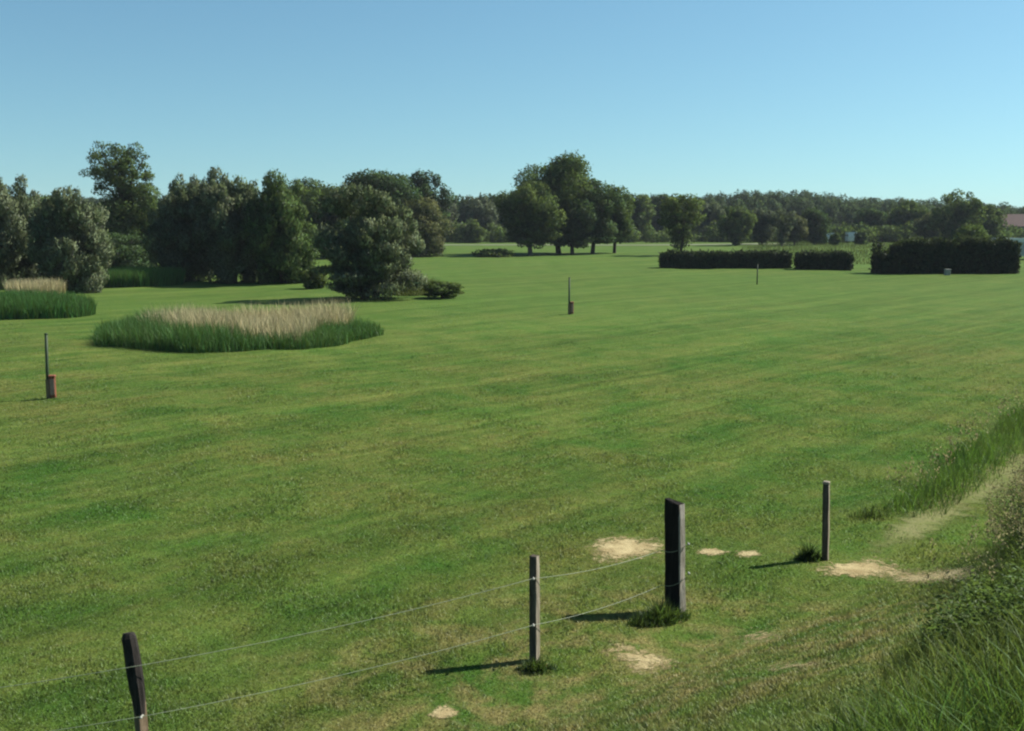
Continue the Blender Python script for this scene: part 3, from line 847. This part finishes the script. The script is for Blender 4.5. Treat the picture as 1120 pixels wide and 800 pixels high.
# far row
GF = 'far tree row behind the field'
FAR = [
 (484, 263, 17, 219, 'round', 'grey', 'far bluish tree left of the pale rounded tree'),
 (500, 262, 16, 214, 'round', 'dark', 'dark far tree beside the notched dark tree'),
 (522, 264, 20, 214, 'round', 'grey', 'pale rounded far tree between the willows and the central clump'),
 (516, 266, 14, 240, 'shrub', 'oak_light', 'small yellow green bush in front of the pale rounded far tree'),
 (548, 263, 18, 217, 'round', 'oak', 'far green tree just left of the central clump'),
 (470, 262, 20, 214, 'round', 'dark', 'dark far tree half hidden by the olive brown tree'),
 (537, 261, 20, 213, 'round', 'dark', 'dark far tree behind the pale rounded far tree'),
 (563, 262, 20, 212, 'round', 'oak', 'far tree behind the lighter tree of the central clump'),
 (708, 262, 19, 214, 'round', 'grey', 'grey green far tree between the central clump and the vase shaped tree'),
 (695, 264, 19, 212, 'round', 'oak', 'far tree just right of the central clump'),
 (722, 262, 20, 213, 'round', 'dark', 'dark far tree behind the vase shaped tree'),
 (744, 280, 29, 212, 'vase', 'oak_light', 'vase shaped light tree standing behind the left end of the long hedge'),
 (775, 264, 18, 222, 'round', 'grey', 'greyish far tree right of the vase shaped tree'),
 (804, 269, 19, 226, 'round', 'oak', 'rounded tree above the middle of the long hedge'),
 (833, 268, 15, 228, 'round', 'grey', 'greyish tree above the right half of the long hedge'),
 (855, 270, 15, 229, 'vase', 'grey', 'pale trunked tree above the right end of the long hedge'),
 (869, 269, 13, 236, 'round', 'olive', 'small yellowish tree left of the dark tree over the hedge gap'),
 (890, 268, 17, 228, 'round', 'dark', 'dark tree over the gap between the hedges'),
 (920, 265, 12, 249, 'shrub', 'oak', 'round green bush between the two white caravans'),
 (897, 268, 8, 252, 'shrub', 'dark', 'small dark bush left of the left white caravan'),
 (913, 269, 6, 255, 'shrub', 'oak', 'small green bush just right of the left white caravan'),
 (941, 268, 7, 252, 'shrub', 'oak', 'small green bush at the right end of the right white caravan'),
 (950, 264, 17, 228, 'round', 'dark', 'dark tree behind the right white caravan'),
 (965, 265, 20, 247, 'shrub', 'oak', 'low rounded bushes right of the white caravans'),
 (990, 264, 20, 219, 'round', 'oak', 'tree at the left end of the tall hedge'),
 (1018, 266, 18, 232, 'round', 'olive', 'olive tree behind the left part of the tall hedge'),
 (1048, 268, 32, 210, 'lobed', 'oak', 'large tree rising above the middle of the tall hedge'),
 (1078, 266, 18, 224, 'round', 'oak', 'tree left of the brick house'),
 (1064, 284, 22, 246, 'shrub', 'oak', 'green bush just behind the tall hedge'),
]
for (px, base, hw, top, kind, mat, label) in FAR:
    tree('far_tree' if kind != 'shrub' else 'far_bush', label, 'tree' if kind != 'shrub' else 'bush', px, base, hw, top, kind, mat, 2.4, GF, 'bark_pale' if 'pale trunked' in label else 'bark')

# distant wood: one mass
PROF = np.array([(-200, 212), (0, 213), (100, 214), (300, 212), (440, 214), (490, 222), (515, 219), (545, 221), (600, 218), (690, 218), (730, 215), (770, 211), (800, 208.5), (850, 207), (885, 208.5), (930, 213), (1000, 216), (1050, 219), (1120, 222), (1320, 222)])
C = []
for row, (tt, dy) in enumerate(((300, 7), (340, 2.5), (385, 0))):
    for px in np.arange(-190, 1320, 9.5 - row):
        q = px + RNG.uniform(-4, 4); t2 = tt * RNG.uniform(.96, 1.05)
        top = np.interp(q, PROF[:, 0], PROF[:, 1]) + dy + RNG.uniform(0, 4.5)
        zt = at(q, top, t2)[2]; b = at(q, 256, t2); W = RNG.uniform(8, 14) * t2 / FPX
        for k in range(9):
            d = RNG.normal(size=3); d /= np.linalg.norm(d)
            cz = zt * .58 + d[2] * zt * .30
            C.append((np.array([b[0] + d[0] * W * .7, b[1] + d[1] * W * .7, cz]), np.array([W * .42, W * .42, zt * .14])))
        C.append((np.array([b[0], b[1], zt * .86]), np.array([W * .5, W * .5, zt * .14])))
        C.append((np.array([b[0], b[1], zt * .25]), np.array([W, W, zt * .25])))
o = crown_mesh('woodland', C, M['wood'], .62, 1.8, None)
tag(o, 'distant dark green wood along the horizon', 'woodland', kind='stuff')

C = []
for px in np.arange(430, 1200, 3.2):
    t2 = RNG.uniform(216, 250); q = px + RNG.uniform(-3, 3); b = at(q, 262, t2); hh = RNG.uniform(1.6, 4.2)
    C.append((np.array([b[0], b[1], hh * .45]), np.array([RNG.uniform(1.2, 2.4), 1.6, hh * .55])))
o = crown_mesh('scrub', C, M['oak'], .55, 2.6, None)
tag(o, 'low dark green scrub beneath the far tree row', 'scrub', kind='stuff')

# ------------------------------------------------------------------ hedges
def hedge(label, x0, x1, base, prof, depth=1.6, n=15000, group='dark clipped hedges'):
    """prof: list of (px, top_py)"""
    p0, t0 = gp(x0, base); p1, t1 = gp(x1, base)
    root = thing('hedge', label, 'hedge', tuple((p0 + p1) / 2), 0, group)
    px = np.array([q[0] for q in prof]); py = np.array([q[1] for q in prof])
    f = RNG.uniform(0, 1, n); X = x0 + (x1 - x0) * f
    t = t0 + (t1 - t0) * f
    top = np.interp(X, px, py)
    Ht = CAMH - (top - 240.0) / FPX * t * 1.0
    Ht = np.array([at(a, b, c)[2] for a, b, c in zip(X, top, t)])
    base_p = p0[None, :] + (p1 - p0)[None, :] * f[:, None]
    dv = np.array([0, 1.0])
    side = RNG.integers(0, 4, n)     # 0,1 front, 2 top, 3 back
    lump = 1 + .06 * vnoise(X * .35, Ht * 0 + 1.0, 1.0, 3)
    uu = np.where(side < 2, -.5, np.where(side == 3, .5, RNG.uniform(-.5, .5, n))) * depth * (1 + .12 * vnoise(X * .2, f * 3, 2, 8)) + RNG.normal(0, .17, n)
    zz = np.where(side == 2, 1.0, RNG.uniform(.0, 1.0, n)) * Ht * lump * (1 + .05 * vnoise(X * .9, X * 0, 1.0, 5)) + RNG.normal(0, .11, n)
    ends = RNG.uniform(0, 1, n) < .06
    base_p[ends] = np.where(RNG.uniform(0, 1, ends.sum())[:, None] < .5, p0, p1)
    uu[ends] = RNG.uniform(-.5, .5, ends.sum()) * depth; zz[ends] = RNG.uniform(0, 1, ends.sum()) * Ht[ends]
    P = np.stack([base_p[:, 0] + RNG.normal(0, .08, n), base_p[:, 1] + depth / 2 + uu, np.maximum(.02, zz)], 1) - np.array(root.location)[None, :]
    D = unit(RNG.normal(size=(n, 3)))
    L = RNG.uniform(.14, .32, n)
    nr = np.stack([np.zeros(n), np.where(side < 2, -1.0, np.where(side == 3, 1.0, 0)), np.where(side == 2, 1.0, .2)], 1)
    leaf_quads('foliage', P, D, L, L * .6, M['hedge'], root, np.clip(.5 + .6 * vnoise(X * .3, zz, 1.2, 9), 0, 1), nr)
    # woody core that keeps the hedge opaque
    mb = MB(); m = 24
    xs = np.linspace(0.01, .99, m); vs = []
    for q in xs:
        a = p0 + (p1 - p0) * q - np.array(root.location); xx = x0 + (x1 - x0) * q
        tt = t0 + (t1 - t0) * q; zt = at(xx, float(np.interp(xx, px, py)), tt)[2] * .93
        for (yy, z) in ((.12, -.05), (.12, zt), (depth - .12, zt), (depth - .12, -.05)):
            vs.append((a[0], a[1] + yy, z))
    fs = []
    for i in range(m - 1):
        for k in range(4):
            j = (k + 1) % 4; fs.append((i * 4 + k, i * 4 + j, i * 4 + 4 + j, i * 4 + 4 + k))
    fs += [(3, 2, 1, 0), tuple((m - 1) * 4 + k for k in range(4))]
    mb.add(vs, fs); mb.build('stems', M['bark_dark'], root)
    return root
M['bark_dark'] = plain_mat('dark_hedge_stems', (.012, .012, .009), (.018, .017, .012), 5, .95, .05)
hedge('long low clipped hedge, leftmost of the dark hedges', 725, 864, 293.5, [(725, 280), (735, 277.5), (790, 278.5), (830, 277), (864, 278.5)])
hedge('short low clipped hedge right of the gap', 875, 931, 295.5, [(875, 280), (885, 278), (905, 278.5), (925, 277.5), (931, 280)], n=8000)
hedge('tall dark hedge with a stepped uneven top at the right', 963, 1113, 299.5, [(963, 280), (977, 278), (983, 269), (1000, 265), (1012, 267), (1030, 264), (1050, 268), (1062, 263), (1085, 266), (1100, 264), (1113, 268)], 2.2, 26000)

# ------------------------------------------------------------------ fence
def local(p, root): return np.array(p, float) - np.array(root.location)
B1 = gp(160, 832)[0]; B2 = gp(585, 724)[0]; B3 = gp(739, 671)[0]; B4 = gp(903, 613)[0]
T2 = gp(585, 724)[1]; T3 = gp(739, 671)[1]; T1 = gp(160, 832)[1]; T4 = gp(903, 613)[1]
fence = thing('wire_fence', 'two strand wire fence on uneven wooden posts at the foot of the dike', 'fence', tuple(B2))

def post(name, mat, base, top, sx, sy, rz, parent, root, label=None, chip=0.0, rough=.004, levels=9, r=0.012, side=None):
    """squared weathered timber with wandering arrises; base/top in world"""
    mb = MB(); base = np.array(base, float); top = np.array(top, float)
    ca, sa = math.cos(rz), math.sin(rz)
    ring = [(-sx / 2 + r, -sy / 2), (0, -sy / 2), (sx / 2 - r, -sy / 2), (sx / 2, -sy / 2 + r), (sx / 2, sy / 2 - r), (sx / 2 - r, sy / 2), (0, sy / 2), (-sx / 2 + r, sy / 2), (-sx / 2, sy / 2 - r), (-sx / 2, -sy / 2 + r)]
    m = len(ring); vs = []
    for i in range(levels + 1):
        f = i / levels; c = base + (top - base) * f
        k = 1.0 if i < levels else .96
        for j, (x, y) in enumerate(ring):
            x = x * k + RNG.normal(0, rough); y = y * k + RNG.normal(0, rough)
            z = 0
            if i == levels: z = chip * (x / sx) * -1 + RNG.normal(0, rough * 1.5)
            vs.append((c[0] + x * ca - y * sa - root[0], c[1] + x * sa + y * ca - root[1], c[2] + z - root[2]))
    fs = []
    for i in range(levels):
        for k in range(m):
            j = (k + 1) % m; fs.append((i * m + k, i * m + j, (i + 1) * m + j, (i + 1) * m + k))
    fs.append(tuple(range(levels * m, levels * m + m)))
    mb.add(vs, fs)
    o = mb.build(name, mat, parent)
    if side is not None:      # sunlit side of the timber, its sunlight painted as paler wood
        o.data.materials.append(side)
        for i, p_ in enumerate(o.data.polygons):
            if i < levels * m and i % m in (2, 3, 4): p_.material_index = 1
    if label: o['label'] = label
    return o
FR = np.array(fence.location)
dn = np.array([0, 0, .25])
# thick sleeper post
top3 = at(738, 549, T3)
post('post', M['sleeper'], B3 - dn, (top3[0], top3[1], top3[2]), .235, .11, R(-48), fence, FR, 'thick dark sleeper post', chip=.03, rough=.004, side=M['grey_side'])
top2 = at(584.5, 608, T2)
post('post', M['stake_shaded'], B2 - dn, top2, .085, .085, R(-30), fence, FR, 'slim square post, pale on its sunlit side', rough=.002, r=.006, side=M['stake'])
# leaning tarred post, bottom left : dark upper part on a brown stake
top1 = at(143, 691, T1)
post('post', M['brown_stake'], B1 - dn, B1 + (top1 - B1) * .52, .085, .085, R(47), fence, FR, 'brown stake below the tarred post head', rough=.003, r=.01)
ax1 = top1 - B1; mb = MB()
mb.tube([B1 + ax1 * f + np.array([.015 - .03 * f, -.02 * f, 0]) - FR + RNG.normal(0, .003, 3) for f in (.36, .46, .58, .72, .86, .96, 1.0)], [.042, .056, .066, .069, .066, .062, .048], 9)
hd = mb.build('post', M['tar_stake'], fence, False); hd['label'] = 'leaning black tarred post head'
B0 = gp(-420, 905)[0]
post('post', M['stake'], B0 - dn, B0 + np.array([0, 0, 1.0]), .082, .082, R(47), fence, FR, None, rough=.002, r=.006)

def wire(ptsw, sag, rad=.0030):
    path = []
    for a, b in zip(ptsw[:-1], ptsw[1:]):
        L = np.linalg.norm(b - a); m = 14
        for i in range(m):
            f = i / m; p = a + (b - a) * f
            path.append(p - np.array([0, 0, sag * 4 * f * (1 - f)]))
    path.append(ptsw[-1])
    mb = MB(); mb.tube([q - FR for q in path], rad, 5); return mb.build('wire', M['wire'], fence, True)
def near(px, py, t): return at(px, py, t - .10)
wire([B0 + np.array([0, -.06, .80]), near(148, 729, T1), near(583, 633, T2), near(724, 602, T3), near(751, 596, T3)], .05)
wire([B0 + np.array([0, -.06, .40]), near(155, 784, T1), near(583, 684, T2), near(724, 640, T3), near(751, 631, T3)], .05)
for (px, py, t) in ((155, 784, T1), (583.5, 633, T2), (583.5, 684, T2), (753, 595, T3), (753.5, 627, T3)):
    mb = MB(); c = at(px, py, t - .085) - FR
    mb.tube([c + np.array([0, -.035, 0]), c + np.array([0, -.02, 0]), c + np.array([0, .03, 0])], [.008, .013, .008], 8)
    mb.build('insulator', M['insul'], fence, True)

# lone post
lp = thing('fence_post', 'lone slim weathered post without wires beside the sandy patch', 'post', tuple(B4))
top4 = at(904, 527, T4)
post('stake', M['stake_shaded'], B4 - dn, top4 - np.array([0, 0, .03]), .085, .085, R(-26), lp, B4, rough=.002, r=.006, side=M['stake'])
mb = MB(); c = top4 - B4 - np.array([0, 0, .012]); mb.box(c, (.092, .092, .034), R(-26), bev=.01); mb.build('cap', M['stake'], lp)

# ------------------------------------------------------------------ hook-up posts in the field
def hookup(px, base, top, label, cab=True, lean=0.0):
    p, t = gp(px, base); top_p = at(px, top, t)
    H = top_p[2] - p[2]
    root = thing('power_post', label, 'power post', tuple(p), 0, 'slim power posts in the field')
    mb = MB(); mb.tube([(0, 0, -.2), (lean * .3, 0, H * .4), (lean, 0, H)], [.046, .044, .040], 8); mb.build('pole', M['pole'], root, True)
    mb = MB(); mb.tube([(lean, 0, H), (lean, 0, H + .03)], [.05, .035], 8); mb.build('pole_cap', M['pole'], root, True)
    if cab:
        mb = MB(); mb.box((.02, .01, .15), (.13, .13, .7), R(15), bev=.012); mb.build('base_post', M['brown_stake'], root)
        mb = MB(); mb.box((.13, -.01, .30), (.15, .14, .54), R(15), bev=.02); cb = mb.build('cabinet', M['rust'], root)
        mb = MB(); mb.box((.145, -.084, .31), (.11, .012, .40), R(15), bev=.004); mb.build('door', M['rust_pale'], cb)
        mb = MB(); mb.box((.13, -.012, .592), (.18, .17, .045), R(15), bev=.018); mb.build('lid', M['rust'], cb)
    return root
hookup(53, 436, 365, 'slim dark green pole with a red brown cabinet near the left edge', True, .03)
hookup(622.5, 344, 304, 'slim dark pole with a faded brown cabinet in the middle of the field')
hookup(828, 312, 289, 'farthest slim dark pole in front of the long low hedge', False)

# ------------------------------------------------------------------ utility box, caravans, house
p, t = gp(1036, 300)
bx = thing('utility_box', 'small pale box on the grass at the foot of the tall hedge', 'utility box', tuple(gp(1036, 301)[0]))
mb = MB(); mb.box((0, 0, .22), (.42, .36, .44), 0, bev=.03); mb.build('body', M['pale_stone'], bx)
mb = MB(); mb.box((0, 0, .465), (.48, .42, .05), 0, bev=.03); mb.build('lid', M['pale_stone'], bx)

def frame_ring(name, mat, parent, cx, cy, cz, w, hh, b, d):
    """one closed rectangular ring in the xz plane"""
    mb = MB(); vs = []
    for y in (-d / 2, d / 2):
        for (sx, sz) in ((-1, -1), (1, -1), (1, 1), (-1, 1)):
            vs.append((cx + sx * w / 2, cy + y, cz + sz * hh / 2))
        for (sx, sz) in ((-1, -1), (1, -1), (1, 1), (-1, 1)):
            vs.append((cx + sx * (w / 2 - b), cy + y, cz + sz * (hh / 2 - b)))
    fs = []
    for i in range(4):
        j = (i + 1) % 4
        fs += [(i, j, 4 + j, 4 + i), (8 + i, 12 + i, 12 + j, 8 + j), (i, 8 + i, 8 + j, j), (4 + i, 4 + j, 12 + j, 12 + i)]
    mb.add(vs, fs); return mb.build(name, mat, parent)

def caravan(px, base, label, rz, L=4.6, sc=1.0):
    p, t = gp(px, base)
    root = thing('caravan', label, 'caravan', tuple(p), rz, 'white caravans behind the field')
    root.scale = (sc, sc, sc)
    Wd, H = 2.1, 2.0
    prof = [(-L / 2, .42), (L / 2, .42), (L / 2 + .12, .9), (L / 2 - .05, 1.6), (L / 2 - .35, 2.45), (-L / 2 + .3, 2.5), (-L / 2, 1.7), (-L / 2 - .08, .9)]
    mb = MB(); m = len(prof)
    mb.add([(x, -Wd / 2, z) for x, z in prof] + [(x, Wd / 2, z) for x, z in prof],
           [tuple(range(m)), tuple(range(m, 2 * m))[::-1]] + [(i, m + i, m + (i + 1) % m, (i + 1) % m) for i in range(m)])
    body = mb.build('body', M['white'], root)
    for (x, w) in ((-1.3, 1.0), (.2, .8), (1.5, .7)):
        for s in (-1, 1):
            mb = MB(); mb.box((x, s * (Wd / 2 + .012), 1.72), (w, .024, .5), 0, bev=.0); wn = mb.build('window', M['glass'], root)
            frame_ring('window_frame', M['grey_trim'], wn, x, s * (Wd / 2 + .017), 1.72, w + .1, .6, .055, .034)
    mb = MB(); mb.box((.9, -(Wd / 2 + .01), 1.25), (.55, .02, 1.5)); mb.build('door', M['grey_trim'], root)
    for s in (-1, 1):
        mb = MB(); mb.tube([(0, s * .95, .33), (0, s * 1.1, .33)], .33, 14); wh = mb.build('wheel', M['tyre'], root)
        mb = MB(); mb.tube([(0, s * 1.1, .33), (0, s * 1.115, .33)], .18, 12); mb.build('hub', M['grey_trim'], wh)
    mb = MB(); mb.tube([(L / 2, -.6, .4), (L / 2 + 1.1, 0, .38), (L / 2, .6, .4)], .04, 6); mb.build('drawbar', M['grey_trim'], root)
    return root
caravan(906, 266.5, 'white caravan half hidden behind the dark tree over the hedge gap', R(84), 4.0, .8)
caravan(931, 266, 'white caravan beyond the meadow strip between the hedges', R(84), 4.0, .85)
caravan(1103, 284.5, 'white caravan roof showing over the tall hedge', R(15), 3.6)
caravan(1132, 284, 'white caravan cut by the right edge of the photo', R(80))

# house
p, t = gp(1128, 263)
hs = thing('brick_house', 'reddish brick house with a brown tiled roof at the right edge', 'house', tuple(p), R(-8))
k = t / FPX
Wd, Dp, He = 60 * k, 8.0, at(1110, 248, t)[2] - p[2]
Hr = at(1110, 235, t)[2] - p[2]
mb = MB(); mb.box((0, Dp / 2, He / 2), (Wd, Dp, He)); wl = mb.build('wall', M['brick'], hs)
# gable roof, ridge along x
ov = .5
mb = MB()
A = [(-Wd / 2 - ov, -ov, He - .1), (Wd / 2 + ov, -ov, He - .1), (Wd / 2 + ov, Dp / 2, Hr), (-Wd / 2 - ov, Dp / 2, Hr), (-Wd / 2 - ov, Dp + ov, He - .1), (Wd / 2 + ov, Dp + ov, He - .1)]
Bq = [(x, y, z + .14) for x, y, z in A]
mb.add(A + Bq, [(0, 3, 2, 1), (3, 4, 5, 2), (6, 7, 8, 9), (9, 8, 11, 10), (0, 1, 7, 6), (4, 10, 11, 5), (0, 6, 9, 3), (3, 9, 10, 4), (1, 2, 8, 7), (2, 5, 11, 8)])
rf = mb.build('roof', M['tiles'], hs)
for s in (-1, 1):
    mb = MB(); x0 = s * (Wd / 2 - .012); x1 = s * (Wd / 2 - .2)
    tri = [(.1, He + .003), (Dp - .1, He + .003), (Dp / 2, Hr - .05)]
    mb.add([(x0, y, z) for y, z in tri] + [(x1, y, z) for y, z in tri], [(0, 1, 2), (5, 4, 3), (0, 3, 4, 1), (1, 4, 5, 2), (2, 5, 3, 0)])
    mb.build('gable', M['brick'], hs)
mb = MB(); mb.box((Wd * .3, Dp / 2, Hr + .35), (.8, .6, 1.3)); mb.build('chimney', M['brick'], rf)
for xx in (-.34, -.1, .14):
    mb = MB(); mb.box((Wd * xx, -.012, He * .55), (1.3, .024, 1.1)); wn = mb.build('window', M['glass'], hs)
    frame_ring('window_frame', M['white'], wn, Wd * xx, -.02, He * .55, 1.46, 1.24, .09, .04)
mb = MB(); mb.box((Wd * .36, -.014, 1.0), (.95, .028, 2.0)); mb.build('door', M['grey_trim'], hs)

# ------------------------------------------------------------------ light
HAZE = .00015
SUN_EL = R(43); SAZ = math.atan2(.93, .37)      # from +Y towards +X
sd = np.array([math.cos(SUN_EL) * math.sin(SAZ), math.cos(SUN_EL) * math.cos(SAZ), math.sin(SUN_EL)])
sl = bpy.data.lights.new('sun', 'SUN'); sl.energy = 4.6; sl.angle = R(.55); sl.color = (1, .95, .86)
so = bpy.data.objects.new('sun', sl); COL.objects.link(so)
from mathutils import Vector
so.rotation_euler = Vector(-sd).to_track_quat('-Z', 'Y').to_euler()
so.location = (30, 10, 60)
w = bpy.data.worlds.new('World'); scene.world = w; w.use_nodes = True
nt = w.node_tree; bg = nt.nodes['Background']
sky = nt.nodes.new('ShaderNodeTexSky'); sky.sky_type = 'NISHITA'; sky.sun_disc = False
sky.sun_elevation = SUN_EL; sky.sun_rotation = SAZ
sky.altitude = 0; sky.air_density = 1.0; sky.dust_density = .55; sky.ozone_density = 2.6
tcw = nt.nodes.new('ShaderNodeTexCoord'); ad = nt.nodes.new('ShaderNodeVectorMath'); ad.operation = 'ADD'
ad.inputs[1].default_value = (0, 0, .055)      # look a little above the dusty horizon band
nz = nt.nodes.new('ShaderNodeVectorMath'); nz.operation = 'NORMALIZE'
nt.links.new(tcw.outputs['Generated'], ad.inputs[0]); nt.links.new(ad.outputs[0], nz.inputs[0]); nt.links.new(nz.outputs[0], sky.inputs[0])
tn = nt.nodes.new('ShaderNodeMix'); tn.data_type = 'RGBA'; tn.blend_type = 'MULTIPLY'; tn.inputs[0].default_value = 1
ia = [i for i in tn.inputs if i.type == 'RGBA']
nt.links.new(sky.outputs[0], ia[0]); ia[1].default_value = (.625, .845, .80, 1)
nt.links.new([q for q in tn.outputs if q.type == 'RGBA'][0], bg.inputs[0]); bg.inputs[1].default_value = .09

hz = MB(); hz.box((0, 1225, 14.5), (3500, 2900, 33.0))
HZ = bpy.data.materials.new('haze_air'); HZ.use_nodes = True; q = HZ.node_tree; q.nodes.clear()
vo = q.nodes.new('ShaderNodeVolumePrincipled'); vo.inputs['Color'].default_value = (.82, .9, 1, 1); vo.inputs['Density'].default_value = HAZE
om = q.nodes.new('ShaderNodeOutputMaterial'); q.links.new(vo.outputs[0], om.inputs['Volume'])
if HAZE > 0: tag(hz.build('haze', HZ), 'thin pale summer haze in the distance', 'haze', kind='stuff')

scene.view_settings.view_transform = 'Standard'
scene.view_settings.look = 'None'
scene.view_settings.exposure = 0.78
scene.view_settings.gamma = 1.0
scene.view_settings.use_curve_mapping = False
scene.cycles.max_bounces = 6
scene.cycles.diffuse_bounces = 3
scene.cycles.transmission_bounces = 4
scene.cycles.use_denoising = True
scene.cycles.filter_width = 2.2
scene.render.film_transparent = False
